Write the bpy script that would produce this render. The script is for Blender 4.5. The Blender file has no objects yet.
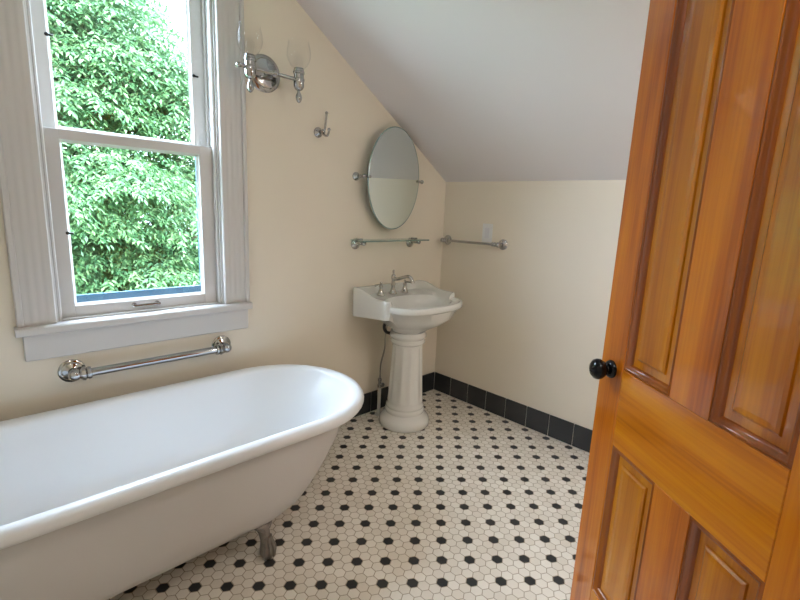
import bpy, math, random
from mathutils import Vector, Matrix
import numpy as np

random.seed(7)
rng = np.random.default_rng(7)
SC = bpy.context.scene
COL = SC.collection
PI = math.pi

# ------------------------------------------------------------------ camera
YAW, PITCH, ROLL, FPX = 0.79496249, -0.19546584, 0.04369636, 461.157
CAM = Vector((-2.46238, -2.11298, 1.30))
fw = Vector((math.cos(PITCH) * math.cos(YAW), math.cos(PITCH) * math.sin(YAW), math.sin(PITCH)))
rt = Vector((math.sin(YAW), -math.cos(YAW), 0))
up = rt.cross(fw)
rt2 = math.cos(ROLL) * rt + math.sin(ROLL) * up
up2 = -math.sin(ROLL) * rt + math.cos(ROLL) * up
cd = bpy.data.cameras.new('camera')
cam = bpy.data.objects.new('camera', cd)
COL.objects.link(cam)
cd.sensor_width = 36.0
cd.lens = FPX / 800 * 36.0
cd.clip_start = 0.02
m = Matrix((rt2, up2, -fw)).transposed().to_4x4()
m.translation = CAM
cam.matrix_world = m
SC.camera = cam

# ------------------------------------------------------------------ view, sky, sun, lamps
SC.view_settings.view_transform = 'Standard'
SC.view_settings.look = 'None'
SC.view_settings.gamma = 1
SC.view_settings.use_curve_mapping = False
SC.view_settings.exposure = 0.52

w = bpy.data.worlds.new('sky')
SC.world = w
w.use_nodes = True
nt = w.node_tree
bg = nt.nodes['Background']
bg.inputs['Color'].default_value = (0.64, 0.78, 1.0, 1)
bg.inputs['Strength'].default_value = 27.0

sd = bpy.data.lights.new('sun', 'SUN')
sd.energy = 5.0
sd.angle = math.radians(1.0)
sd.color = (1.0, 0.95, 0.85)
sun = bpy.data.objects.new('sun', sd)
COL.objects.link(sun)
sun.rotation_euler = Vector((0.35, 0.62, -0.9)).to_track_quat('-Z', 'Y').to_euler()

pd = bpy.data.lights.new('window_daylight', 'AREA')
pd.shape = 'RECTANGLE'
pd.size, pd.size_y = 0.56, 1.44
pd.cycles.is_portal = True
po = bpy.data.objects.new('window_daylight', pd)
COL.objects.link(po)
po.location = (-1.885, 0.18, 1.54)
po.rotation_euler = Vector((0, -1, 0)).to_track_quat('-Z', 'Z').to_euler()

LAMP_POWER = 48.0
FILL_POWER_RIGHT = 58.0

# ------------------------------------------------------------------ mesh helpers
class MB:
    def __init__(s):
        s.v = []; s.f = []; s.mi = []; s.cur = 0
    def add(s, vs, fs):
        b = len(s.v)
        s.v += [tuple(p) for p in vs]
        s.f += [tuple(i + b for i in f) for f in fs]
        s.mi += [s.cur] * len(fs)
        return s
    def mat(s, i):
        s.cur = i; return s
    def box(s, x0, x1, y0, y1, z0, z1):
        vs = [(x, y, z) for z in (z0, z1) for y in (y0, y1) for x in (x0, x1)]
        return s.add(vs, [(0, 2, 3, 1), (4, 5, 7, 6), (0, 1, 5, 4), (2, 6, 7, 3), (0, 4, 6, 2), (1, 3, 7, 5)])
    def bbox(s, x0, x1, y0, y1, z0, z1, b=0.003):
        """box with chamfered edges (three nested slabs)"""
        xs, ys, zs = (x0, x1), (y0, y1), (z0, z1)
        vs = []; idx = {}
        for ix in (0, 1):
            for iy in (0, 1):
                for iz in (0, 1):
                    sx, sy, sz = (1 - 2 * ix), (1 - 2 * iy), (1 - 2 * iz)
                    for ax in range(3):
                        p = [xs[ix], ys[iy], zs[iz]]
                        for k, sg in enumerate((sx, sy, sz)):
                            if k != ax: p[k] += sg * b
                        idx[(ix, iy, iz, ax)] = len(vs); vs.append(p)
        fs = []
        def q(*ks): fs.append(tuple(idx[k] for k in ks))
        for s_ in (0, 1):
            q((s_, 0, 0, 0), (s_, 1, 0, 0), (s_, 1, 1, 0), (s_, 0, 1, 0))
            q((0, s_, 0, 1), (1, s_, 0, 1), (1, s_, 1, 1), (0, s_, 1, 1))
            q((0, 0, s_, 2), (1, 0, s_, 2), (1, 1, s_, 2), (0, 1, s_, 2))
        for a in (0, 1):
            for c in (0, 1):
                q((a, c, 0, 0), (a, c, 1, 0), (a, c, 1, 1), (a, c, 0, 1))
                q((a, 0, c, 0), (a, 1, c, 0), (a, 1, c, 2), (a, 0, c, 2))
                q((0, a, c, 1), (1, a, c, 1), (1, a, c, 2), (0, a, c, 2))
        for a in (0, 1):
            for c in (0, 1):
                for d in (0, 1):
                    q((a, c, d, 0), (a, c, d, 1), (a, c, d, 2))
        return s.add(vs, fs)
    def loft(s, rings, cap0=True, cap1=True, closed=True):
        n = len(rings[0]); vs = [p for r in rings for p in r]; fs = []
        for i in range(len(rings) - 1):
            for j in range(n if closed else n - 1):
                k = (j + 1) % n
                fs.append((i * n + j, i * n + k, (i + 1) * n + k, (i + 1) * n + j))
        if cap0: fs.append(tuple(reversed(range(n))))
        if cap1: fs.append(tuple((len(rings) - 1) * n + j for j in range(n)))
        return s.add(vs, fs)
    def lathe(s, prof, org=(0, 0, 0), axis=(0, 0, 1), n=32, mod=None, cap0=True, cap1=True):
        """prof: (radius, height along the axis)"""
        a = Vector(axis).normalized()
        u = a.orthogonal().normalized() if abs(a.z) < 0.99 else Vector((1, 0, 0))
        v = a.cross(u); o = Vector(org)
        rings = []
        for r, h in prof:
            ring = []
            for j in range(n):
                t = 2 * PI * j / n
                rr = r * (mod(t, h) if mod else 1)
                ring.append(o + a * h + u * rr * math.cos(t) + v * rr * math.sin(t))
            rings.append(ring)
        return s.loft(rings, cap0, cap1)
    def tube(s, pts, r, n=12, caps=True):
        pts = [Vector(p) for p in pts]
        rs = r if isinstance(r, (list, tuple)) else [r] * len(pts)
        t0 = (pts[1] - pts[0]).normalized(); nrm = t0.orthogonal().normalized()
        rings = []
        for i, p in enumerate(pts):
            if i == 0: t = t0
            elif i == len(pts) - 1: t = (pts[i] - pts[i - 1]).normalized()
            else: t = ((pts[i] - pts[i - 1]).normalized() + (pts[i + 1] - pts[i]).normalized()).normalized()
            nrm = (nrm - t * nrm.dot(t)).normalized(); bn = t.cross(nrm)
            rings.append([p + (nrm * math.cos(2 * PI * j / n) + bn * math.sin(2 * PI * j / n)) * rs[i] for j in range(n)])
        return s.loft(rings, caps, caps)
    def sphere(s, c, r, n=20, sc=(1, 1, 1)):
        prof = []
        c = Vector(c); rings = []
        for i in range(1, n // 2):
            ph = PI * i / (n // 2)
            rings.append([c + Vector((r * sc[0] * math.sin(ph) * math.cos(2 * PI * j / n), r * sc[1] * math.sin(ph) * math.sin(2 * PI * j / n), -r * sc[2] * math.cos(ph))) for j in range(n)])
        return s.loft(rings)
    def build(s, name, mats, parent=None, smooth=None, mtx=None):
        me = bpy.data.meshes.new(name)
        me.from_pydata([tuple(p) for p in s.v], [], s.f)
        for mm in (mats if isinstance(mats, (list, tuple)) else [mats]): me.materials.append(mm)
        me.polygons.foreach_set('material_index', s.mi)
        if mtx is not None: me.transform(mtx)
        import bmesh
        bm = bmesh.new(); bm.from_mesh(me)
        bmesh.ops.recalc_face_normals(bm, faces=bm.faces[:])
        bm.to_mesh(me); bm.free()
        if smooth:
            me.polygons.foreach_set('use_smooth', [True] * len(me.polygons))
            me.set_sharp_from_angle(angle=math.radians(smooth))
        me.update()
        o = bpy.data.objects.new(name, me)
        COL.objects.link(o)
        if parent: o.parent = parent
        return o

def spline(pts, n=8):
    """Catmull-Rom through pts"""
    P = [Vector(p) for p in pts]; P = [2 * P[0] - P[1]] + P + [2 * P[-1] - P[-2]]
    out = []
    for i in range(1, len(P) - 2):
        for k in range(n):
            t = k / n
            out.append(0.5 * (2 * P[i] + (P[i + 1] - P[i - 1]) * t + (2 * P[i - 1] - 5 * P[i] + 4 * P[i + 1] - P[i + 2]) * t * t
                              + (3 * P[i] - P[i - 1] - 3 * P[i + 1] + P[i + 2]) * t ** 3))
    out.append(P[-2]); return out

def thing(name, label, cat, loc=(0, 0, 0), group=None):
    o = bpy.data.objects.new(name, None); COL.objects.link(o)
    o.empty_display_size = 0.05
    o.location = loc; o['label'] = label; o['category'] = cat
    if group: o['group'] = group
    return o
def struct(o, label=None, cat=None):
    o['kind'] = 'structure'
    if label: o['label'] = label
    if cat: o['category'] = cat
    return o
def local(o, parent):
    """mesh built in world coordinates: keep it there under a parent standing elsewhere (parents here are never rotated)"""
    l = parent.location.copy(); p = parent.parent
    while p: l += p.location; p = p.parent
    o.data.transform(Matrix.Translation(-l)); return o

# ------------------------------------------------------------------ materials
def mat(name, col, rough=0.5, metal=0.0, spec=0.5, coat=0.0, noise=None, bump=None):
    """noise: (scale, amount) slow colour variation; bump: (scale, strength, distance)"""
    M = bpy.data.materials.new(name); M.use_nodes = True
    n = M.node_tree.nodes; l = M.node_tree.links; p = n['Principled BSDF']
    p.inputs['Base Color'].default_value = (*col, 1); p.inputs['Roughness'].default_value = rough
    p.inputs['Metallic'].default_value = metal; p.inputs['Specular IOR Level'].default_value = spec
    p.inputs['Coat Weight'].default_value = coat
    tc = n.new('ShaderNodeTexCoord')
    if noise:
        no = n.new('ShaderNodeTexNoise'); no.inputs['Scale'].default_value = noise[0]; no.inputs['Detail'].default_value = 4
        l.new(tc.outputs['Object'], no.inputs['Vector'])
        mx = n.new('ShaderNodeMix'); mx.data_type = 'RGBA'
        mx.inputs['A'].default_value = (*[c * (1 - noise[1]) for c in col], 1); mx.inputs['B'].default_value = (*[min(1, c * (1 + noise[1])) for c in col], 1)
        l.new(no.outputs['Fac'], mx.inputs['Factor']); l.new(mx.outputs['Result'], p.inputs['Base Color'])
    if bump:
        nb = n.new('ShaderNodeTexNoise'); nb.inputs['Scale'].default_value = bump[0]; nb.inputs['Detail'].default_value = 5
        l.new(tc.outputs['Object'], nb.inputs['Vector'])
        b = n.new('ShaderNodeBump'); b.inputs['Strength'].default_value = bump[1]; b.inputs['Distance'].default_value = bump[2]
        l.new(nb.outputs['Fac'], b.inputs['Height']); l.new(b.outputs['Normal'], p.inputs['Normal'])
    return M

def glass_mat(name, tint=(1, 1, 1), ior=1.45, boost=1.0, power=5.0):
    M = bpy.data.materials.new(name); M.use_nodes = True
    n = M.node_tree.nodes; l = M.node_tree.links; n.remove(n['Principled BSDF'])
    t = n.new('ShaderNodeBsdfTransparent'); t.inputs['Color'].default_value = (*tint, 1)
    g = n.new('ShaderNodeBsdfGlossy'); g.inputs['Roughness'].default_value = 0.02
    lw = n.new('ShaderNodeLayerWeight'); lw.inputs['Blend'].default_value = 0.5
    po_ = n.new('ShaderNodeMath'); po_.operation = 'POWER'; po_.inputs[1].default_value = power; l.new(lw.outputs['Facing'], po_.inputs[0])
    f0 = ((ior - 1) / (ior + 1)) ** 2
    fr = n.new('ShaderNodeMath'); fr.operation = 'MULTIPLY_ADD'; fr.inputs[1].default_value = 1 - f0; fr.inputs[2].default_value = f0; l.new(po_.outputs[0], fr.inputs[0])
    mu = n.new('ShaderNodeMath'); mu.operation = 'MULTIPLY'; mu.inputs[1].default_value = boost; mu.use_clamp = True
    mx = n.new('ShaderNodeMixShader')
    l.new(fr.outputs[0], mu.inputs[0]); l.new(mu.outputs[0], mx.inputs[0])
    l.new(t.outputs[0], mx.inputs[1]); l.new(g.outputs[0], mx.inputs[2])
    l.new(mx.outputs[0], n['Material Output'].inputs['Surface'])
    return M

def wood_mat(name, axis, dark, mid, light, scale=1.0, coat=1.0):
    """varnished fir, grain running along the given axis of the mesh"""
    M = bpy.data.materials.new(name); M.use_nodes = True
    n = M.node_tree.nodes; l = M.node_tree.links; p = n['Principled BSDF']
    tc = n.new('ShaderNodeTexCoord'); mp = n.new('ShaderNodeMapping')
    s = [9 * scale] * 3; s['xyz'.index(axis)] = 0.7 * scale
    mp.inputs['Scale'].default_value = s
    l.new(tc.outputs['Object'], mp.inputs['Vector'])
    n1 = n.new('ShaderNodeTexNoise'); n1.inputs['Scale'].default_value = 1.6; n1.inputs['Detail'].default_value = 6; n1.inputs['Distortion'].default_value = 0.6
    l.new(mp.outputs[0], n1.inputs['Vector'])
    mp2 = n.new('ShaderNodeMapping'); s2 = [70 * scale] * 3; s2['xyz'.index(axis)] = 1.4 * scale
    mp2.inputs['Scale'].default_value = s2; l.new(tc.outputs['Object'], mp2.inputs['Vector'])
    n2 = n.new('ShaderNodeTexNoise'); n2.inputs['Scale'].default_value = 2.0; n2.inputs['Detail'].default_value = 3
    l.new(mp2.outputs[0], n2.inputs['Vector'])
    ad = n.new('ShaderNodeMath'); ad.operation = 'MULTIPLY_ADD'; ad.inputs[1].default_value = 0.35
    l.new(n2.outputs['Fac'], ad.inputs[0]); l.new(n1.outputs['Fac'], ad.inputs[2])
    cr = n.new('ShaderNodeValToRGB'); e = cr.color_ramp.elements
    e[0].position = 0.42; e[0].color = (*dark, 1); e[1].position = 0.92; e[1].color = (*light, 1)
    x = e.new(0.66); x.color = (*mid, 1)
    l.new(ad.outputs[0], cr.inputs[0]); l.new(cr.outputs[0], p.inputs['Base Color'])
    p.inputs['Roughness'].default_value = 0.32; p.inputs['Specular IOR Level'].default_value = 0.2
    p.inputs['Coat Weight'].default_value = coat; p.inputs['Coat Roughness'].default_value = 0.10; p.inputs['Coat IOR'].default_value = 1.5
    b = n.new('ShaderNodeBump'); b.inputs['Strength'].default_value = 0.18; b.inputs['Distance'].default_value = 0.002
    l.new(n1.outputs['Fac'], b.inputs['Height']); l.new(b.outputs['Normal'], p.inputs['Normal']); l.new(b.outputs['Normal'], p.inputs['Coat Normal'])
    return M

def hex_floor_mat():
    P, OX, OY, TH_ = 0.0404, 0.1039, 0.0456, 0.0168
    M = bpy.data.materials.new('hex_mosaic'); M.use_nodes = True
    n = M.node_tree.nodes; l = M.node_tree.links; p = n['Principled BSDF']
    def mth(op, a, b=None, c=None):
        k = n.new('ShaderNodeMath'); k.operation = op
        for i, q in enumerate((a, b, c)):
            if q is None: continue
            if isinstance(q, (int, float)): k.inputs[i].default_value = q
            else: l.new(q, k.inputs[i])
        return k.outputs[0]
    tc = n.new('ShaderNodeTexCoord'); sx = n.new('ShaderNodeSeparateXYZ'); l.new(tc.outputs['Object'], sx.inputs[0])
    fx_ = mth('ADD', mth('MULTIPLY', sx.outputs[0], math.cos(TH_)), mth('MULTIPLY', sx.outputs[1], math.sin(TH_)))
    fy_ = mth('SUBTRACT', mth('MULTIPLY', sx.outputs[1], math.cos(TH_)), mth('MULTIPLY', sx.outputs[0], math.sin(TH_)))
    u = mth('MULTIPLY_ADD', fx_, 1 / P, 400 - OX / P)
    v = mth('MULTIPLY_ADD', fy_, 1 / P, 100 * math.sqrt(12) - OY / P)
    S3 = math.sqrt(3)
    def wrap(a, per):      # signed distance to the nearest multiple
        return mth('SUBTRACT', a, mth('MULTIPLY', mth('FLOOR', mth('ADD', mth('DIVIDE', a, per), 0.5)), per))
    ax, ay = wrap(u, 1.0), wrap(v, S3)
    bx, by = wrap(mth('SUBTRACT', u, 0.5), 1.0), wrap(mth('SUBTRACT', v, S3 / 2), S3)
    la = mth('ADD', mth('MULTIPLY', ax, ax), mth('MULTIPLY', ay, ay))
    lb = mth('ADD', mth('MULTIPLY', bx, bx), mth('MULTIPLY', by, by))
    s = mth('LESS_THAN', la, lb)
    def sel(a, b): return mth('ADD', b, mth('MULTIPLY', s, mth('SUBTRACT', a, b)))
    gx, gy = sel(ax, bx), sel(ay, by)
    abx, aby = mth('ABSOLUTE', gx), mth('ABSOLUTE', gy)
    hd = mth('MAXIMUM', abx, mth('ADD', mth('MULTIPLY', abx, 0.5), mth('MULTIPLY', aby, S3 / 2)))
    iu, iv = mth('SUBTRACT', u, gx), mth('SUBTRACT', v, gy)
    def near(a, per): return mth('LESS_THAN', mth('ABSOLUTE', wrap(a, per)), 0.25)
    d1 = mth('MULTIPLY', near(iu, 4.0), near(iv, 2 * S3))
    d2 = mth('MULTIPLY', near(mth('SUBTRACT', iu, 2.0), 4.0), near(mth('SUBTRACT', iv, S3), 2 * S3))
    black = mth('MAXIMUM', d1, d2)
    tile = mth('LESS_THAN', hd, 0.462)
    cb = n.new('ShaderNodeCombineXYZ'); l.new(iu, cb.inputs[0]); l.new(iv, cb.inputs[1])
    wn = n.new('ShaderNodeTexWhiteNoise'); wn.noise_dimensions = '2D'; l.new(cb.outputs[0], wn.inputs['Vector'])
    def mix(f, a, b):
        k = n.new('ShaderNodeMix'); k.data_type = 'RGBA'
        for nm, q in (('Factor', f), ('A', a), ('B', b)):
            if isinstance(q, tuple): k.inputs[nm].default_value = (*q, 1)
            else: l.new(q, k.inputs[nm])
        return k.outputs['Result']
    white = mix(wn.outputs['Value'], (0.77, 0.70, 0.60), (0.87, 0.81, 0.72))
    col = mix(tile, (0.46, 0.38, 0.28), mix(black, white, (0.030, 0.030, 0.031)))
    l.new(col, p.inputs['Base Color'])
    l.new(mth('MULTIPLY_ADD', tile, -0.45, 0.85), p.inputs['Roughness'])
    p.inputs['Specular IOR Level'].default_value = 0.35
    mr = n.new('ShaderNodeMapRange'); mr.inputs['From Min'].default_value = 0.5; mr.inputs['From Max'].default_value = 0.42
    l.new(hd, mr.inputs['Value'])
    b = n.new('ShaderNodeBump'); b.inputs['Strength'].default_value = 0.3; b.inputs['Distance'].default_value = 0.0015
    l.new(mr.outputs[0], b.inputs['Height']); l.new(b.outputs['Normal'], p.inputs['Normal'])
    return M

def leaf_mat(name, cols, trans):
    M = bpy.data.materials.new(name); M.use_nodes = True
    n = M.node_tree.nodes; l = M.node_tree.links; p = n['Principled BSDF']
    g = n.new('ShaderNodeNewGeometry'); cr = n.new('ShaderNodeValToRGB'); e = cr.color_ramp.elements
    e[0].color = (*cols[0], 1); e[1].color = (*cols[2], 1); x = e.new(0.5); x.color = (*cols[1], 1)
    l.new(g.outputs['Random Per Island'], cr.inputs[0]); l.new(cr.outputs[0], p.inputs['Base Color'])
    p.inputs['Roughness'].default_value = 0.42; p.inputs['Specular IOR Level'].default_value = 0.4
    tr = n.new('ShaderNodeBsdfTranslucent'); l.new(cr.outputs[0], tr.inputs['Color'])
    mx = n.new('ShaderNodeMixShader'); mx.inputs[0].default_value = trans
    l.new(p.outputs[0], mx.inputs[1]); l.new(tr.outputs[0], mx.inputs[2]); l.new(mx.outputs[0], n['Material Output'].inputs['Surface'])
    return M

M_WALL = mat('cream_wall_paint', (0.80, 0.72, 0.595), 0.6, spec=0.25, noise=(3, 0.03), bump=(90, 0.08, 0.002))
M_CEIL = mat('white_ceiling_paint', (0.80, 0.755, 0.755), 0.7, spec=0.2, noise=(2, 0.02), bump=(70, 0.08, 0.002))
M_TRIM = mat('white_trim_paint', (0.62, 0.595, 0.57), 0.35, spec=0.4, noise=(5, 0.02))
M_FLOOR = hex_floor_mat()
M_BASE = mat('black_glazed_tile', (0.032, 0.034, 0.036), 0.22, noise=(8, 0.2))
M_GROUT = mat('grey_grout', (0.58, 0.56, 0.50), 0.9, noise=(30, 0.1))
M_ENAMEL = mat('white_enamel', (0.80, 0.80, 0.80), 0.28, coat=0.0, noise=(2, 0.015))
M_ENAMEL_OUT = mat('white_painted_cast_iron', (0.63, 0.60, 0.58), 0.3, noise=(3, 0.02), bump=(25, 0.05, 0.002))
M_CERAMIC = mat('white_vitreous_china', (0.78, 0.765, 0.72), 0.1, coat=0.5, noise=(2, 0.015))
M_CHROME = mat('polished_chrome', (0.44, 0.44, 0.44), 0.07, metal=1.0, noise=(4, 0.04))
M_NICKEL = mat('worn_nickel', (0.27, 0.245, 0.225), 0.35, metal=0.8, noise=(40, 0.35), bump=(60, 0.3, 0.002))
M_BRUSHED = mat('satin_nickel', (0.50, 0.485, 0.46), 0.15, metal=1.0, noise=(30, 0.08))
M_MIRROR = mat('mirror_silver', (0.74, 0.80, 0.78), 0.01, metal=1.0, noise=(1, 0.005))
M_MIRROR_EDGE = mat('mirror_edge_glass', (0.25, 0.33, 0.31), 0.15, noise=(10, 0.05))
M_BLACK = mat('black_glazed_knob', (0.006, 0.006, 0.007), 0.12, spec=0.3, noise=(10, 0.2))
M_RUBBER = mat('black_pipe', (0.02, 0.019, 0.018), 0.4, noise=(20, 0.2))
M_PLASTIC = mat('white_switch_plastic', (0.78, 0.77, 0.76), 0.35, noise=(10, 0.02))
M_PVC = mat('white_pipe', (0.62, 0.60, 0.56), 0.4, noise=(20, 0.04))
M_BLUE = mat('blue_storm_frame', (0.02, 0.075, 0.12), 0.45, noise=(10, 0.1))
M_IRON = mat('dark_bronze', (0.03, 0.028, 0.025), 0.45, metal=0.6, noise=(20, 0.2))
M_PANE = glass_mat('window_glass', (0.97, 0.99, 0.98))
M_SHADE = glass_mat('clear_shade_glass', (0.996, 0.996, 0.995), 1.25, 0.55, 6.0)
M_SHELF = glass_mat('shelf_glass', (0.80, 0.90, 0.86), 1.5)
M_BARK = mat('grey_bark', (0.12, 0.09, 0.065), 0.9, noise=(12, 0.4), bump=(18, 0.8, 0.03))
M_LEAF = leaf_mat('tree_leaf', ((0.036, 0.10, 0.038), (0.08, 0.175, 0.066), (0.165, 0.265, 0.105)), 0.35)
M_LAWN = mat('lawn', (0.05, 0.14, 0.03), 0.9, noise=(6, 0.4), bump=(40, 0.8, 0.03))
W_D, W_M, W_L = (0.27, 0.048, 0.0008), (0.55, 0.135, 0.001), (0.70, 0.22, 0.002)
M_WOOD_V = wood_mat('varnished_fir_upright', 'z', W_D, W_M, W_L)
M_WOOD_H = wood_mat('varnished_fir_rail', 'x', (0.32, 0.064, 0.0008), (0.61, 0.175, 0.001), (0.74, 0.28, 0.003))
M_WOOD_P = wood_mat('varnished_fir_panel', 'z', (0.30, 0.068, 0.001), (0.50, 0.15, 0.002), (0.62, 0.22, 0.004))
M_WOOD_B = wood_mat('varnished_fir_bead_shaded', 'z', (0.16, 0.032, 0.002), (0.27, 0.06, 0.003), (0.36, 0.095, 0.006), coat=0.8)  # colour kept dark to carry the shadow along the mouldings

# ------------------------------------------------------------------ room shell
XL, YB, ZK, SL, ZT, TH = -3.3, -2.95, 1.490, 0.649, 2.45, 0.14
XK = -(ZT - ZK) / SL                       # where the slope meets the flat ceiling
WX0, WX1, WZ0, WZ1 = -2.206, -1.560, 0.800, 2.300     # window opening

def room_bits():
    struct(MB().box(XL - TH, TH, YB - TH, 0.16, -0.2, 0).build('floor', M_FLOOR))
    b = MB(); zt = ZT + 0.2
    b.box(XL - TH, WX0, 0, 0.16, 0, zt); b.box(WX1, TH, 0, 0.16, 0, zt)
    b.box(WX0, WX1, 0, 0.16, 0, WZ0 - 0.02); b.box(WX0, WX1, 0, 0.16, WZ1, zt)
    struct(b.build('wall_left', M_WALL))
    struct(MB().box(0, TH, YB - TH, 0, 0, zt).build('wall_right', M_WALL))
    struct(MB().box(XL - TH, XL, YB - TH, 0, 0, zt).build('wall_back', M_WALL))
    struct(MB().box(XL, 0, YB - TH, YB, 0, zt).build('wall_front', M_WALL))
    struct(MB().box(-1.735, -1.605, YB, -2.18, 0, ZT - 0.0).build('wall_stub', M_WALL))
    prof = [(0, ZK), (XK, ZT), (XL, ZT), (XL, ZT + 0.2), (0, ZT + 0.2)]
    b = MB(); n = len(prof)
    vs = [(x, y, z) for y in (YB, 0) for x, z in prof]
    b.add(vs, [tuple(range(n)), tuple(range(2 * n - 1, n - 1, -1))] + [(i, (i + 1) % n, n + (i + 1) % n, n + i) for i in range(n)])
    struct(b.build('ceiling', M_CEIL))
    # black tile base: grout backing + bevelled tiles, one mesh per wall
    def base(name, along, length):
        b = MB().mat(1)
        if along == 'x': b.box(-length, 0, -0.006, 0, 0, 0.1345)
        else: b.box(-0.006, 0, -length, -0.006, 0, 0.1345)
        b.mat(0); p = -0.012
        while p > -length + 0.02:
            q = max(p - 0.1485, -length)
            if along == 'x': b.bbox(q, p, -0.011, -0.001, 0.002, 0.136, 0.002)
            else: b.bbox(-0.011, -0.001, q, p, 0.002, 0.136, 0.002)
            p = q - 0.004
        struct(b.build(name, [M_BASE, M_GROUT]))
    base('baseboard_left', 'x', -XL); base('baseboard_right', 'y', -YB)
    struct(MB().box(-40, 40, -30, 60, -3.6, -3.4).build('ground', M_LAWN))
room_bits()

# ------------------------------------------------------------------ window
def window():
    W = bpy.data.objects.new('window_1', None); COL.objects.link(W); struct(W)
    def casing_v(x_in, sgn, z0, z1):
        # fluted profile: (distance from the inner edge, thickness)
        pr = [(0, 0), (0, .017), (.004, .020), (.018, .020)]
        for c in (.031, .056, .081):
            pr += [(c - .009, .020), (c - .004, .0188), (c, .0184), (c + .004, .0188), (c + .009, .020)]
        pr += [(.098, .020), (.100, .028), (.104, .030), (.114, .030), (.118, .027), (.118, 0)]
        r = [[(x_in + sgn * d, -t, z) for d, t in pr] for z in (z0, z1)]
        MB().loft(r).build('casing', M_TRIM, W, smooth=25)
    casing_v(WX0, -1, 0.822, WZ1); casing_v(WX1, 1, 0.822, WZ1)
    pr = [(0, 0), (0, .020), (.09, .020), (.092, .03), (.098, .034), (.103, .034), (.105, 0)]
    MB().loft([[(x, -t, WZ1 + d) for d, t in pr] for x in (WX0 - .118, WX1 + .118)]).build('casing', M_TRIM, W, smooth=25)
    # stool with rounded nose, apron below
    pr = [(0.05, .790), (0.0, .790), (-.040, .790), (-.046, .794), (-.048, .805), (-.046, .817), (-.040, .822), (.05, .822)]
    b = MB().loft([[(x, y, z) for y, z in pr[1:-1]] + [(x, 0.0, .822)] for x in (WX0 - .126, WX1 + .122)])
    b.box(WX0, WX1, -0.001, 0.14, .775, .8215)
    b.build('sill', M_TRIM, W, smooth=30)
    MB().bbox(WX0 - .106, WX1 + .112, -.020, 0.0, .690, .790, .003).build('apron', M_TRIM, W)
    # jamb lining, parting stops
    b = MB()
    b.box(WX0 - .001, WX0 + .008, 0, .155, .80, WZ1); b.box(WX1 - .008, WX1 + .001, 0, .155, .80, WZ1); b.box(WX0, WX1, 0, .155, WZ1 - .008, WZ1 + .001)
    b.build('jamb', M_TRIM, W)
    b = MB()
    for y0, y1 in ((.008, .030), (.078, .086)):
        b.bbox(WX0 + .008, WX0 + .020, y0, y1, .822, WZ1 - .008, .003); b.bbox(WX1 - .020, WX1 - .008, y0, y1, .822, WZ1 - .008, .003)
        b.bbox(WX0 + .02, WX1 - .02, y0, y1, WZ1 - .02, WZ1 - .008, .003)
    b.bbox(WX0 + .02, WX1 - .02, .012, .026, .8215, .829, .002)
    b.build('stop', M_TRIM, W)
    def sash(name, y0, y1, z0, z1, rb, rtp, st=(.058, .066)):
        xa, xb = WX0 + .010, WX1 - .010
        ga, gb = xa + st[0], xb - st[1]
        b = MB()
        b.bbox(xa, ga, y0, y1, z0, z1, .002); b.bbox(gb, xb, y0, y1, z0, z1, .002)
        b.bbox(ga - .002, gb + .002, y0, y1, z0, z0 + rb, .002); b.bbox(ga - .002, gb + .002, y0, y1, z1 - rtp, z1, .002)
        ym = (y0 + y1) / 2      # glazing bead, sloped towards the glass
        c = .009
        for rr in ([(ga, z0 + rb), (gb, z0 + rb), (gb, z1 - rtp), (ga, z1 - rtp)],):
            o = [(x, y0 + .008, z) for x, z in rr]
            i = [(x + (c if k in (0, 3) else -c), ym - .002, z + (c if k in (0, 1) else -c)) for k, (x, z) in enumerate(rr)]
            b.add(o + i, [(k, (k + 1) % 4, 4 + (k + 1) % 4, 4 + k) for k in range(4)])
        s = b.build(name, M_TRIM, W)
        MB().box(ga - .004, gb + .004, ym, ym + .003, z0 + rb - .004, z1 - rtp + .004).build('pane', M_PANE, s)
        return s, (ga, gb, ym)
    lo, _ = sash('lower_sash', .032, .072, .826, 1.533, .046, .038)
    hi, _ = sash('upper_sash', .090, .128, 1.500, WZ1 - .010, .042, .050, (.060, .062))
    # sash lift on the bottom rail
    b = MB(); x = -1.888
    for s in (-1, 1): b.lathe([(.010, 0), (.010, .003), (.005, .006), (.005, .02)], (x + s * .045, .032, .852), (0, -1, 0), 12)
    b.tube([(x - .053, .013, .852), (x + .053, .013, .852)], .0055, 10)
    b.build('sash_lift', M_CHROME, lo, smooth=35)
    # small dark sash pins
    for par, px_, y, z in ((lo, WX0 + .062, .030, 1.155), (hi, WX0 + .064, .088, 1.86), (hi, WX1 - .068, .088, 1.83)):
        b = MB().tube([(px_, y, z), (px_ + .022, y - .004, z - .002)], .004, 8); b.sphere((px_ + .004, y, z), .007, 10)
        b.build('sash_pin', M_IRON, par, smooth=40)
    # outer storm frame in blue
    xa, xb = WX0 + .012, WX1 - .012
    b = MB(); b.box(xa, xb, .138, .158, .80, .893); b.box(xa, xa + .030, .138, .158, .893, WZ1); b.box(xb - .036, xb, .138, .158, .893, WZ1); b.box(xa, xb, .138, .158, WZ1 - .03, WZ1)
    b.build('storm_frame', M_BLUE, W)
window()

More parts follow.
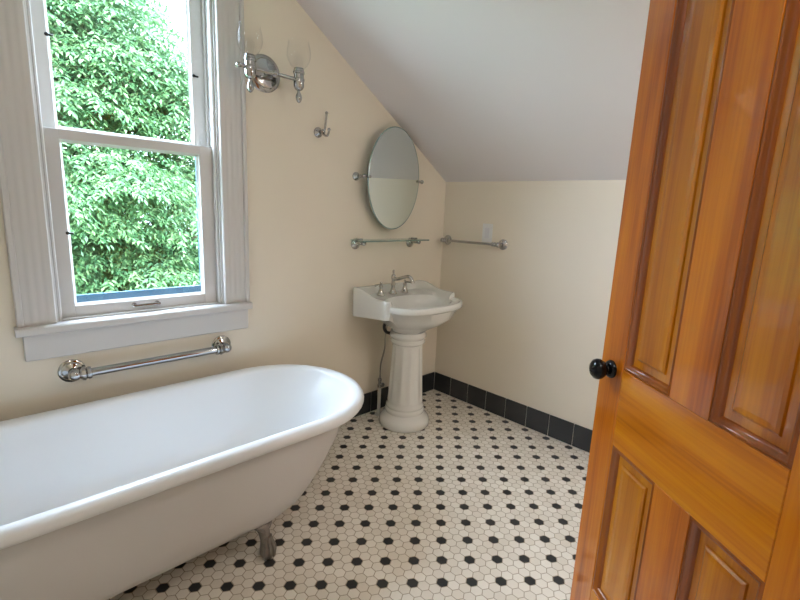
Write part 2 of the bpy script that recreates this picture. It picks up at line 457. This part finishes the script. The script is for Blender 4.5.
# ------------------------------------------------------------------ panelled door
def door():
    phi = math.radians(52)
    E = Vector((-1.17232, -1.62293, 0))       # free edge of the open leaf, at the floor
    ux = Vector((-math.cos(phi), -math.sin(phi), 0)); ny = Vector((math.sin(phi), -math.cos(phi), 0))   # +y local = away from the face we see
    D = bpy.data.objects.new('door_1', None); COL.objects.link(D)
    struct(D, 'orange varnished four-panel wooden door standing open at the right', 'door')
    mw = Matrix((ux, ny, Vector((0, 0, 1)))).transposed().to_4x4(); mw.translation = E
    D.matrix_world = mw
    Wd, T, zb, zt = 0.70, 0.035, 0.012, 2.0
    U = (0.0, .103, .281, .396, .573, Wd)
    Z = (zb, .246, .700, .912, 1.885, zt)
    e = .0008
    for a, b_ in ((0, 1), (4, 5)): MB().bbox(U[a], U[b_], 0, T, Z[0], Z[5], .0025).build('stile', M_WOOD_V, D)
    for a, b_ in ((0, 1), (2, 3), (4, 5)): MB().bbox(U[1] + e * 0, U[4], .0002, T - .0002, Z[a], Z[b_], .0012).build('rail', M_WOOD_H, D)
    for a, b_ in ((1, 2), (3, 4)): MB().bbox(U[2], U[3], .0003, T - .0003, Z[a], Z[b_], .0012).build('mullion', M_WOOD_V, D)
    for ua, ub in ((U[1], U[2]), (U[3], U[4])):
        for za, zb_ in ((Z[1], Z[2]), (Z[3], Z[4])):
            def ring(i, y): return [(ua + i, y, za + i), (ub - i, y, za + i), (ub - i, y, zb_ - i), (ua + i, y, zb_ - i)]
            b = MB()
            b.loft([ring(.018, .0150), ring(.038, .0150), ring(.0395, .0110), ring(.045, .0075), ring(.056, .0065)], cap0=False)
            b.loft([ring(.0, T - .013), ring(.04, T - .013), ring(.046, T - .009)], cap0=False)
            b.build('panel', M_WOOD_P, D)
            # quarter moulding round the panel
            MB().loft([ring(.0, .0035), ring(.003, .0010), ring(.006, .0006), ring(.008, .0030), ring(.010, .0040), ring(.014, .0065), ring(.017, .0115), ring(.019, .0151)], False, False).build('moulding', M_WOOD_B, D, smooth=50)
    b = MB().lathe([(.020, 0), (.020, .003), (.018, .006), (.012, .009), (.009, .014), (.009, .016), (.013, .020), (.022, .025), (.0275, .034), (.0285, .041), (.0265, .048), (.019, .055), (.008, .059), (.001, .0595)], (.054, 0, .897), (0, -1, 0), 28)
    k = b.build('door_knob', M_BLACK, D, smooth=40)
    MB().lathe([(.0245, 0), (.0250, .004), (.0225, .009), (.018, .012), (.012, .013)], (.054, 0, .897), (0, -1, 0), 28).build('rosette', M_BLACK, k, smooth=40)
    b = MB().lathe([(.024, 0), (.022, .007), (.009, .012), (.009, .026), (.021, .037), (.0265, .053), (.018, .067), (.001, .0715)], (.052, T, .897), (0, 1, 0), 24)
    b.build('door_knob', M_BLACK, D, smooth=40)
    for z in (.22, 1.0, 1.78):
        MB().tube([(Wd + .004, -.003, z), (Wd + .004, -.003, z + .09)], .0055, 10).box(Wd - .002, Wd + .003, 0, .03, z, z + .09).build('hinge', M_IRON, D, smooth=35)
door()

# ------------------------------------------------------------------ bathtub
def bathtub():
    yc, cx0 = -0.455, -1.52
    T = thing('bathtub', 'white roll-top clawfoot bathtub under the window', 'bathtub', (cx0 - .35, yc, 0))
    XT, XF = -1.17, -2.78
    def ring(w, dR, z, dL=None):
        dL = dR if dL is None else dL
        xr, xl = XT - dR, XF + dL
        pts = []
        for k in range(25):
            a = PI / 2 - PI * k / 24; pts.append((xr - w + w * math.cos(a), yc + w * math.sin(a), z))
        for k in range(1, 12): pts.append((xr - w + (xl + w - xr + w) * k / 12, yc - w, z))
        for k in range(25):
            a = -PI / 2 - PI * k / 24; pts.append((xl + w + w * math.cos(a), yc + w * math.sin(a), z))
        for k in range(1, 12): pts.append((xl + w + (xr - w - xl - w) * k / 12, yc + w, z))
        return pts
    W0 = .365
    outer = [ring(.20, .46, .126, .24), ring(.245, .37, .130, .19), ring(.272, .315, .146, .16), ring(.288, .265, .175, .14), ring(.297, .215, .23, .12), ring(.303, .170, .29, .10), ring(.308, .125, .36, .08), ring(.312, .105, .42, .068), ring(.315, .072, .458, .06), ring(.318, .058, .478)]
    MB().loft(outer, True, False).build('outer_shell', M_ENAMEL_OUT, T, smooth=60)
    rc, rz, zc = W0 - .029, .029, .496
    rim = []
    for k in range(15):
        a = math.radians(-130 + 300 * k / 14)
        o = rc + rz * math.cos(a) * 1.0
        rim.append(ring(o, W0 - o, zc + rz * .86 * math.sin(a)))
    inner = [(.307, .072, .475), (.300, .112, .43), (.290, .152, .36), (.278, .197, .29), (.264, .24, .24), (.243, .285, .202), (.215, .34, .178), (.17, .41, .166), (.11, .49, .162)]
    rings = [ring(.318, .058, .477)] + rim + [ring(*q) for q in inner]
    MB().loft(rings, False, True).build('basin', M_ENAMEL, T, smooth=60)
    # claw feet
    def foot(fx, fy, sx, sy):
        b = MB()
        d = Vector((sx * .35, sy, 0)).normalized()      # outward
        t = Vector((-d.y, d.x, 0))
        def P(o, tt, z): return (fx + d.x * o + t.x * tt, fy + d.y * o + t.y * tt, z)
        # crest and leg: ellipses (outward offset, height, half width, half depth)
        secs = [(-.066, .138, .052, .008), (-.045, .140, .056, .010), (-.026, .138, .046, .014), (-.014, .126, .032, .018), (-.008, .100, .022, .018), (0, .075, .021, .019), (.004, .055, .025, .022), (.006, .038, .029, .026), (.006, .022, .029, .027), (.006, .008, .022, .021), (.006, 0.0005, .016, .016)]
        b.loft([[P(o + hd * math.cos(2 * PI * j / 20), hw * math.sin(2 * PI * j / 20) , z) for j in range(20)] for o, z, hw, hd in secs])
        for k, an in enumerate((-55, -18, 18, 55)):      # toes gripping the ball
            a = math.radians(an)
            pts = []
            for rr, z in ((.014, .088), (.021, .062), (.029, .040), (.030, .020), (.026, .005)):
                pts.append(P(rr * math.cos(a) + .004, rr * math.sin(a), z))
            b.tube(spline(pts, 4), [.006] * 4 + [.0065] * 8 + [.006] * 4 + [.004], 8)
        for s in (-1, 1):                              # scrolls on the crest
            b.tube(spline([P(-.040, s * .020, .138), P(-.020, s * .040, .140), P(-.002, s * .030, .130), P(.004, s * .012, .114)], 5), .006, 8)
        o = b.build('claw_foot', M_NICKEL, T, smooth=50); local(o, T)
    for o in list(T.children): local(o, T)
    for fx, sx in ((-1.735, 1), (-2.52, -1)):
        for sy in (-1, 1): foot(fx, yc + sy * .258, sx, sy)
bathtub()

# ------------------------------------------------------------------ pedestal sink
def sink():
    SX, PX, PY = -.529, -.553, -.248
    S = thing('pedestal_sink', 'white porcelain pedestal sink under the oval mirror', 'sink', (PX, PY, 0))
    # plan outline, local to the middle of the back edge
    out = []
    def seg(a, b_, n): out.extend([(a[0] + (b_[0] - a[0]) * k / n, a[1] + (b_[1] - a[1]) * k / n) for k in range(n)])
    seg((-.228, -.004), (.228, -.004), 24)
    for k in range(8):
        a = PI / 2 - PI / 2 * k / 8; out.append((.228 + .056 * math.cos(a), -.060 + .056 * math.sin(a)))
    seg((.284, -.060), (.290, -.319), 14)
    for k in range(5):
        a = -PI / 2 * k / 5; out.append((.266 + .024 * math.cos(a), -.319 + .024 * math.sin(a)))
    seg((.274, -.343), (.270, -.349), 2)
    fr = []
    for k in range(49):
        a = -PI * k / 48
        ex = 2 / 2.25
        fr.append((.270 * math.copysign(abs(math.cos(a)) ** ex, math.cos(a)), -.349 - .158 * abs(math.sin(a)) ** ex))
    out.extend(fr)
    nR = 24 + 8 + 14 + 5 + 2
    seg_l = [(-x, y) for x, y in out[24:nR]][::-1]
    out.extend(seg_l)
    N = len(out)
    C = (0, -.26)
    def sm(t): t = max(0, min(1, t)); return t * t * (3 - 2 * t)
    def ztop(x, y):
        if y < -.345: return .778
        t = -y / .345
        return .842 - .008 * sm((.1 - t) / .1) - .036 * sm((t - .22) / .5)
    NRM = {}
    for i, p in enumerate(out):
        a_, b_ = out[i - 1], out[(i + 1) % N]
        tx, ty = b_[0] - a_[0], b_[1] - a_[1]; L = math.hypot(tx, ty) or 1
        NRM[p] = (ty / L, -tx / L)
    def inset(p, d):
        if p[1] > -.30:
            n_ = NRM[p]; return (p[0] + n_[0] * d, p[1] + n_[1] * d)
        vx, vy = C[0] - p[0], C[1] - p[1]; L = math.hypot(vx, vy); k = d / L
        return (p[0] + vx * k, p[1] + vy * k)
    front = [p[1] < -.3455 for p in out]
    def bowl(p, f):
        a = math.atan2((p[1] + .285) / .17, p[0] / .24)
        return (f * .232 * math.cos(a), -.298 + f * .158 * math.sin(a))
    def ell(p, rx, ry, cy):
        a = math.atan2((p[1] - cy) / ry, p[0] / rx); return (rx * math.cos(a), cy + ry * math.sin(a))
    R = []
    def ring(fn): R.append([(SX + q[0], q[1], q[2]) for q in (fn(p, f) for p, f in zip(out, front))])
    pc = (PX - SX)
    ring(lambda p, f: (*[ (pc if i == 0 else 0) + c for i, c in enumerate(ell(p, .098, .098, PY))], .592))
    ring(lambda p, f: (*ell(p, .130, .115, -.25), .610))
    ring(lambda p, f: (*ell(p, .190, .160, -.262), .640))
    ring(lambda p, f: (*ell(p, .240, .200, -.275), .682))
    ring(lambda p, f: (*(inset(p, .022) if f else inset(p, .010)), .735 if f else .665 + .036 * (-p[1] / .34)))
    ring(lambda p, f: (*inset(p, .006 if f else .003), .742 if f else .6655 + .036 * (-p[1] / .34)))
    ring(lambda p, f: (*p, .750 if f else .675 + .036 * (-p[1] / .34)))
    ring(lambda p, f: (*p, ztop(*p) - .010))
    ring(lambda p, f: (*inset(p, .003), ztop(*p) - .003))
    ring(lambda p, f: (*inset(p, .010), ztop(*p)))
    ring(lambda p, f: (*inset(p, .020), ztop(*p) - .003))
    ring(lambda p, f: (*inset(p, .027), (ztop(*p) - .012) if f else .800 if p[1] > -.3 else ztop(*p) - .012))
    ring(lambda p, f: (*inset(p, .034), .762 if f else .787))
    ring(lambda p, f: (*bowl(p, 1.0), .768 if p[1] < -.2 else .778))
    ring(lambda p, f: (*bowl(p, .97), .758 if p[1] < -.2 else .768))
    for f_, z in ((.92, .735), (.82, .700), (.66, .668), (.45, .650), (.22, .642), (.08, .640)):
        ring(lambda p, f, f_=f_, z=z: (*bowl(p, f_), z))
    o = MB().loft(R).build('basin', M_CERAMIC, S, smooth=48); local(o, S)
    dr = MB().lathe([(.024, 0), (.024, .003), (.018, .004), (.016, .002)], (SX, -.298, .6405), (0, 0, 1), 20).build('drain', M_CHROME, o, smooth=40)
    local(dr, o)
    # fluted column
    NF = 12
    def flute(t, h):
        if .155 < h < .505:
            k = min(1, (h - .155) / .012, (.505 - h) / .012)
            return 1 - .055 * k * abs(math.sin(NF * t / 2)) ** 1.6 + .012
        return 1
    prof = [(.148, 0), (.154, .006), (.155, .030), (.151, .046), (.139, .062), (.122, .074), (.116, .082), (.118, .088), (.121, .096), (.119, .105), (.113, .110), (.112, .114), (.116, .120), (.116, .128), (.110, .134), (.108, .150), (.1085, .156), (.108, .168)]
    prof += [(.108 - .018 * k / 12, .168 + .325 * k / 12) for k in range(1, 13)] + [(.0895, .504), (.090, .512), (.098, .517), (.104, .524), (.104, .534), (.099, .540), (.098, .546), (.103, .552), (.110, .560), (.110, .572), (.106, .578), (.104, .590)]
    o = MB().lathe(prof, (PX, PY, 0.0005), n=120, mod=flute).build('pedestal', M_CERAMIC, S, smooth=45); local(o, S)
    # black tail trap curving back to the wall
    pts = spline([(-.662, -.170, .660), (-.672, -.165, .615), (-.664, -.168, .585), (-.640, -.174, .570), (-.612, -.180, .570)], 5)
    o = MB().tube(pts, .010, 10).build('drain_pipe', M_RUBBER, S, smooth=40); local(o, S)
    # faucet: spout body with two lever handles
    fx, fy, fz = -.540, -.088, .786
    b = MB().lathe([(.026, 0), (.026, .004), (.022, .010), (.017, .020), (.0135, .032), (.0125, .045), (.0145, .055), (.0125, .062), (.011, .085), (.0135, .092), (.0135, .112), (.010, .118), (.006, .121), (.006, .130), (.008, .136), (.0075, .143), (.003, .147), (.0005, .1475)], (fx, fy, fz), n=24)
    sp = spline([(fx, fy, fz + .092), (fx + .006, fy - .030, fz + .094), (fx + .012, fy - .065, fz + .106), (fx + .02, fy - .100, fz + .118), (fx + .024, fy - .122, fz + .114), (fx + .027, fy - .136, fz + .096), (fx + .0275, fy - .139, fz + .082)], 6)
    b.tube(sp, [.010] * (len(sp) - 6) + [.0105, .011, .0115, .012, .0125, .0125], 14)
    F = b.build('faucet', M_BRUSHED, S, smooth=45); local(F, S)
    for s in (-1, 1):
        hx = fx + s * .100
        b = MB().lathe([(.025, 0), (.025, .004), (.021, .010), (.0155, .022), (.0115, .036), (.0105, .044), (.0125, .050), (.0115, .058), (.007, .062), (.007, .068), (.0085, .073), (.006, .079), (.0005, .081)], (hx, fy, fz), n=22)
        dx, dy = (-.93, -.2) if s < 0 else (.30, -.80)
        lv = [(hx, fy, fz + .064), (hx + dx * .02, fy + dy * .02, fz + .066), (hx + dx * .045, fy + dy * .045, fz + .066), (hx + dx * .060, fy + dy * .060, fz + .064)]
        b.tube(spline(lv, 4), [.006] * 4 + [.005] * 4 + [.0055] * 3 + [.0075, .006], 10)
        h = b.build('handle', M_BRUSHED, F, smooth=45); local(h, F)
sink()

# water supply to the sink
def supply():
    S = thing('water_supply_pipe', 'thin white supply pipe with chrome valve rising behind the sink pedestal', 'pipe', (-.606, -.070, 0))
    px_, py_ = -.606, -.070
    b = MB().tube([(px_, py_, .001), (px_, py_, .190)], .011, 14); b.lathe([(.026, .0005), (.024, .006), (.013, .010)], (px_, py_, 0), n=20)
    o = b.build('riser', M_PVC, S, smooth=40); local(o, S)
    b = MB().lathe([(.012, 0), (.014, .006), (.014, .016), (.010, .020), (.010, .040), (.013, .046), (.013, .058), (.006, .062), (.0055, .075)], (px_, py_, .186), n=16)
    b.tube([(px_, py_, .214), (px_ - .006, py_ - .026, .214)], .006, 10)
    b.lathe([(.004, 0), (.013, .004), (.015, .010), (.012, .015), (.002, .016)], (px_ - .006, py_ - .026, .214), (-.2, -1, 0), 16)
    o = b.build('valve', M_CHROME, S, smooth=40); local(o, S)
    pts = spline([(px_, py_, .258), (px_ + .005, py_ + .002, .34), (px_ + .020, py_ - .012, .44), (px_ + .006, py_ - .030, .52), (px_ + .018, py_ - .028, .58), (px_ + .022, py_ - .020, .625)], 8)
    o = MB().tube(pts, .0045, 8).build('flexible_hose', M_BRUSHED, S, smooth=40); local(o, S)
supply()

# ------------------------------------------------------------------ wall fittings
def rosette(b, c, ax, r, h=.02):
    b.lathe([(r, 0), (r, h * .18), (r * .96, h * .3), (r * .78, h * .42), (r * .74, h * .55), (r * .60, h * .68), (r * .36, h * .95), (r * .33, h)], c, ax, 28)

def bar(name, label, cat, p0, p1, ax, off, r_ro, r_bar, mtl):
    """rail between two wall rosettes; ax points out of the wall"""
    p0, p1, ax = Vector(p0), Vector(p1), Vector(ax)
    T = thing(name, label, cat, (p0 + p1) / 2)
    d = (p1 - p0).normalized()
    for p, s in ((p0, 1), (p1, -1)):
        b = MB(); rosette(b, p, ax, r_ro, off * .26)
        b.lathe([(r_ro * .34, 0), (r_ro * .30, off * .3), (r_ro * .42, off * .42), (r_ro * .30, off * .55), (r_ro * .30, off * .7)], p + ax * off * .3, ax, 20)
        b.sphere(p + ax * off, r_ro * .50, 20)
        q = p + ax * off
        b.lathe([(r_bar * 1.15, 0), (r_bar * 1.55, .006), (r_bar * 1.7, .014), (r_bar * 1.3, .020), (r_bar * 1.55, .027), (r_bar * 1.45, .034), (r_bar, .036)], q + d * s * r_ro * .38, d * s, 20)
        o = b.build('bracket', mtl, T, smooth=35); local(o, T)
    o = MB().tube([p0 + ax * off, p1 + ax * off], r_bar, 18).build('rail', mtl, T, smooth=40); local(o, T)
    return T
bar('towel_bar', 'large chrome towel bar on the wall between window sill and bathtub', 'towel bar', (-2.174, 0, .622), (-1.580, 0, .622), (0, -1, 0), .062, .046, .0165, M_CHROME)
bar('towel_bar', 'slim chrome towel bar on the end wall beside the sink', 'towel bar', (0, -.048, 1.103), (0, -.495, 1.108), (-1, 0, 0), .055, .033, .0085, M_CHROME)

def switch_plate():
    T = thing('wall_plate', 'white rectangular wall plate above the slim towel bar', 'wall plate', (0, -.372, 1.172))
    b = MB().bbox(-.006, 0, -.410, -.334, 1.114, 1.230, .0025); o = b.build('cover', M_PLASTIC, T); local(o, T)
    b = MB().bbox(-.0085, -.005, -.389, -.355, 1.139, 1.205, .001); o = b.build('rocker', mat('grey_white_rocker', (.70, .68, .70), .3, noise=(10, .02)), T); local(o, T)
switch_plate()

def oval_mirror():
    c = Vector((-.548, -.072, 1.468)); rx, rz = .205, .293
    T = thing('oval_mirror', 'frameless oval pivot mirror hanging on the wall above the sink', 'mirror', c)
    tilt = math.radians(1.4)
    def P(x, y, z):
        return (c.x + x, c.y + y * math.cos(tilt) - z * math.sin(tilt), c.z + z * math.cos(tilt) + y * math.sin(tilt))
    n = 72
    def el(k, y): return [P((rx - k) * math.cos(2 * PI * j / n), y, (rz - k) * math.sin(2 * PI * j / n)) for j in range(n)]
    b = MB().loft([el(.0, .004), el(0, -.001)], True, False); b.loft([el(0, -.001), el(.006, -.003)], False, False)
    b.mat(1).loft([el(.006, -.003), el(.010, -.003)], False, True)
    o = b.build('glass', [M_MIRROR_EDGE, M_MIRROR], T); local(o, T)
    for s in (-1, 1):
        x = c.x + s * (rx + .028)
        b = MB(); rosette(b, (x, 0, c.z), (0, -1, 0), .024, .022)
        b.lathe([(.009, 0), (.007, .02), (.010, .03), (.007, .04), (.007, .06)], (x, -.012, c.z), (0, -1, 0), 16)
        b.sphere((x, c.y, c.z), .0125, 16)
        b.tube([(x, c.y, c.z), (c.x + s * (rx - .014), c.y, c.z)], .006, 12)
        b.tube([(c.x + s * (rx - .016), c.y - .006, c.z), (c.x + s * (rx + .004), c.y - .006, c.z)], .0075, 12)
        o = b.build('pivot_post', M_CHROME, T, smooth=40); local(o, T)
oval_mirror()

def glass_shelf():
    T = thing('glass_shelf', 'narrow glass shelf on chrome brackets between oval mirror and sink', 'shelf', (-.55, 0, 1.108))
    b = MB().bbox(-.822, -.282, -.128, -.014, 1.108, 1.116, .002); o = b.build('shelf_plate', [M_SHELF], T); local(o, T)
    o = MB().tube([(-.822, -.1285, 1.112), (-.282, -.1285, 1.112)], .0042, 8).build('front_rim', mat('shelf_edge_glass', (.20, .28, .24), .15, noise=(10, .05)), T, smooth=40); local(o, T)
    for x in (-.775, -.325):
        b = MB(); rosette(b, (x, 0, 1.088), (0, -1, 0), .031, .022)
        b.lathe([(.009, 0), (.008, .02), (.012, .028), (.010, .036)], (x, -.015, 1.098), (0, -1, 0), 16)
        b.bbox(x - .022, x + .022, -.080, -.030, 1.088, 1.108, .004); b.bbox(x - .010, x + .010, -.060, -.018, 1.116, 1.123, .002)
        b.sphere((x, -.080, 1.097), .014, 14)
        o = b.build('bracket', M_CHROME, T, smooth=40); local(o, T)
glass_shelf()

def robe_hook():
    T = thing('robe_hook', 'chrome double robe hook on the wall between the light and mirror', 'hook', (-1.037, 0, 1.668))
    b = MB(); rosette(b, (-1.037, 0, 1.668), (0, -1, 0), .026, .022)
    b.lathe([(.010, 0), (.009, .02), (.013, .026), (.012, .036), (.004, .040)], (-1.037, -.014, 1.668), (0, -1, 0), 18)
    o = b.build('mount', M_CHROME, T, smooth=40); local(o, T)
    up_ = spline([(-1.037, -.035, 1.665), (-1.036, -.058, 1.676), (-1.038, -.068, 1.700), (-1.038, -.074, 1.732), (-1.040, -.080, 1.754)], 6)
    lo = spline([(-1.037, -.035, 1.664), (-1.033, -.060, 1.648), (-1.032, -.078, 1.648), (-1.030, -.086, 1.662), (-1.030, -.088, 1.676)], 6)
    for pts in (up_, lo):
        b = MB().tube(pts, .0055, 10); b.sphere(pts[-1], .0085, 12); o = b.build('prong', M_CHROME, T, smooth=40); local(o, T)
robe_hook()

def sconce():
    c = Vector((-1.337, 0, 1.886))
    T = thing('wall_sconce', 'chrome two-light vanity sconce with clear tulip shades beside window', 'wall light', c)
    b = MB().lathe([(.082, 0), (.082, .004), (.078, .008), (.066, .012), (.062, .018), (.050, .021), (.030, .023), (.012, .024), (.012, .030)], c, (0, -1, 0), 40)
    o = b.build('backplate', M_CHROME, T, smooth=35); local(o, T)
    yb = -.105
    b = MB().tube([c + Vector((0, -.02, -.018)), c + Vector((0, yb, -.018))], .010, 16)
    b.tube([c + Vector((-.172, yb, -.018)), c + Vector((.130, yb, -.018))], .0085, 16)
    b.sphere(c + Vector((-.172, yb, -.018)), .0115, 14)
    b.sphere(c + Vector((0, yb, -.018)), .016, 18)
    o = b.build('crossbar', M_CHROME, T, smooth=40); local(o, T)
    for s in (-1, 1):
        x = c.x + s * .121; q = (x, yb, c.z - .012)
        b = MB().lathe([(.0005, -.108), (.007, -.105), (.0135, -.094), (.015, -.082), (.012, -.070), (.007, -.060), (.007, -.054), (.016, -.050), (.020, -.044), (.024, -.036), (.0245, -.012), (.027, -.010), (.027, -.002), (.0235, .000), (.0235, .018), (.027, .021), (.027, .028), (.0245, .030), (.0245, .037), (.022, .040), (.022, .044), (.014, .046)], q, n=28)
        o = b.build('socket_cup', M_CHROME, T, smooth=40); local(o, T)
        pr = [(.0225, .038), (.026, .044), (.037, .056), (.048, .074), (.0545, .094), (.0555, .110), (.053, .128), (.049, .143), (.047, .153), (.048, .160)]
        pi_ = [(r - .002, z) for r, z in pr][::-1]
        b = MB().lathe(pr + pi_, q, n=40, cap0=False, cap1=False)
        sh = b.build('glass_shade', M_SHADE, T, smooth=60); local(sh, T)
        b = MB().lathe([(.010, .044), (.010, .054), (.014, .062), (.019, .074), (.020, .086), (.016, .098), (.008, .105), (.0005, .107)], q, n=24)
        o = b.build('bulb', M_SHADE, T, smooth=60); local(o, T)
sconce()

# ceiling lamp behind the camera, plus one added unseen to brighten the right side
def ceiling_lamp(p, power, label):
    T = thing('ceiling_lamp', label, 'ceiling lamp', p)
    o = MB().lathe([(.07, 0), (.07, -.012), (.02, -.02), (.016, -.07), (.05, -.085), (.07, -.095)], p, n=40).build('canopy', M_BRUSHED, T, smooth=40); local(o, T)
    M = bpy.data.materials.new('opal_lamp_glass'); M.use_nodes = True
    n = M.node_tree.nodes; l = M.node_tree.links; n.remove(n['Principled BSDF'])
    e = n.new('ShaderNodeEmission'); e.inputs['Color'].default_value = (1.0, .965, .925, 1); e.inputs['Strength'].default_value = power
    l.new(e.outputs[0], n['Material Output'].inputs['Surface'])
    o = MB().lathe([(.07, -.095), (.08, -.105), (.082, -.125), (.075, -.15), (.055, -.172), (.028, -.184), (.001, -.187)], p, n=40).build('glass_bowl', M, T, smooth=60); local(o, T)
ceiling_lamp((-2.05, -2.3, ZT), LAMP_POWER, 'white glass globe lamp on the flat ceiling behind the viewer')
ceiling_lamp((-.65, -2.3, ZK + SL * .65 - .012), FILL_POWER_RIGHT, 'added fill lamp with white globe on the sloped ceiling behind the open door')  # unseen lamp, added for more light around the sink corner

# ------------------------------------------------------------------ the tree outside
def tree():
    T = thing('tree', 'large leafy green tree filling the view outside the window', 'tree', (-2.0, 6.6, -3.4))
    cen = np.array([-2.1, 6.6, .2]); rad = np.array([4.1, 2.4, 4.4])
    b = MB()
    b.tube(spline([(-2.0, 6.6, -3.4), (-1.95, 6.6, -2.0), (-2.05, 6.65, -.4), (-2.1, 6.6, 1.4), (-2.1, 6.6, 3.0)], 6), [.34 - .0115 * k for k in range(25)], 14)
    o = b.build('trunk', M_BARK, T, smooth=60); local(o, T)
    br = MB(); blobs = []
    for k in range(150):
        d = rng.normal(size=3); d /= np.linalg.norm(d)
        if d[1] > .35: d[1] *= -1
        if d[2] < -.75: d[2] *= -1
        s = rng.uniform(.62, .98)
        blobs.append((cen + d * rad * s, rng.uniform(.55, .95)))
    for k in range(46):            # inner crown, so the trunk is hidden
        d = rng.normal(size=3); d /= np.linalg.norm(d); d[2] = abs(d[2]) if d[2] < -.5 else d[2]
        blobs.append((cen + d * rad * rng.uniform(.25, .6), rng.uniform(.7, 1.0)))
    for bc in ((-.2, 5.4, 2.0), (.3, 5.6, 1.5), (-.5, 5.2, 2.6), (-.9, 5.2, 2.9), (.1, 5.7, 2.5), (-1.3, 5.3, 3.4), (-1.6, 5.5, 3.9), (-1.2, 5.0, 2.3), (-.7, 5.6, 3.2), (-1.9, 5.1, 3.2), (-.35, 5.2, 2.9), (-.05, 5.3, 2.6), (-.75, 5.2, 3.35), (-1.25, 5.2, 3.8), (-1.15, 5.6, .5), (-.9, 5.8, .1), (-1.7, 5.0, 1.4), (-.9, 4.9, 1.5)):
        blobs.append((np.array(bc), .75))
    for bc, r in blobs[:150:2]:
        z0 = min(max(bc[2] - 1.4, -1.8), 2.2)
        a = Vector((-2.05, 6.6, z0)); e = Vector(bc)
        mid = (a + e) / 2 + Vector((0, 0, .3))
        pts = spline([a, mid, e], 5)
        br.tube(pts, [.07 - .005 * i for i in range(len(pts))], 6)
    o = br.build('branch', M_BARK, T, smooth=60); local(o, T)
    # compound leaves: drooping rachis with paired leaflets
    V = []; Fc = []
    lf = np.array([(0, 0, 0), (.45, .5, -.02), (.45, -.5, -.02), (1, 0, -.16), (.45, 0, -.11)])
    tri = np.array([(0, 2, 4), (0, 4, 1), (1, 4, 3), (4, 2, 3)])
    base = 0
    for bc, r in blobs:
        if bc[2] < -2.6: continue
        for _ in range(int((430 if bc[1] < 6.9 else 110) * r)):
            d = rng.normal(size=3); d[2] = abs(d[2]) * .9 + d[2] * .35; d[1] -= .35; d /= np.linalg.norm(d)
            p = bc + d * r * rng.uniform(.7, 1.05) * np.array([1.1, .9, .75])
            h = np.array([d[0], d[1], 0]) + rng.normal(size=3) * np.array([.5, .5, .05]); h /= np.linalg.norm(h) + 1e-6
            h[2] = rng.uniform(-.75, -.05); h /= np.linalg.norm(h)
            side = np.cross(h, (0, 0, 1)); side /= np.linalg.norm(side); nrm = np.cross(side, h)
            L = rng.uniform(.20, .34); sz = rng.uniform(.065, .105)
            for i in range(7):
                t = (i // 2 + 1) / 4 if i < 6 else 1.0
                sg = (1 if i % 2 else -1) if i < 6 else 0
                q = p + h * L * t - np.array([0, 0, .12 * L * t * t])
                ld = h * (.55 if sg else 1) + side * sg * .85 + rng.normal(size=3) * .16 - np.array([0, 0, .25]); ld /= np.linalg.norm(ld)
                ls = np.cross(ld, nrm + rng.normal(size=3) * .25); ls /= np.linalg.norm(ls); ln = np.cross(ls, ld)
                V.append(q + sz * (lf[:, :1] * ld + lf[:, 1:2] * .36 * ls + lf[:, 2:] * ln)); Fc.append(tri + base); base += 5
    V = np.concatenate(V); Fc = np.concatenate(Fc)
    me = bpy.data.meshes.new('foliage')
    me.vertices.add(len(V)); me.vertices.foreach_set('co', V.astype(np.float32).ravel())
    me.loops.add(Fc.size); me.loops.foreach_set('vertex_index', Fc.astype(np.int32).ravel())
    me.polygons.add(len(Fc)); me.polygons.foreach_set('loop_start', np.arange(0, Fc.size, 3, dtype=np.int32))
    me.update(calc_edges=True); me.validate()
    me.materials.append(M_LEAF)
    o = bpy.data.objects.new('foliage', me); COL.objects.link(o); o.parent = T; local(o, T)
tree()
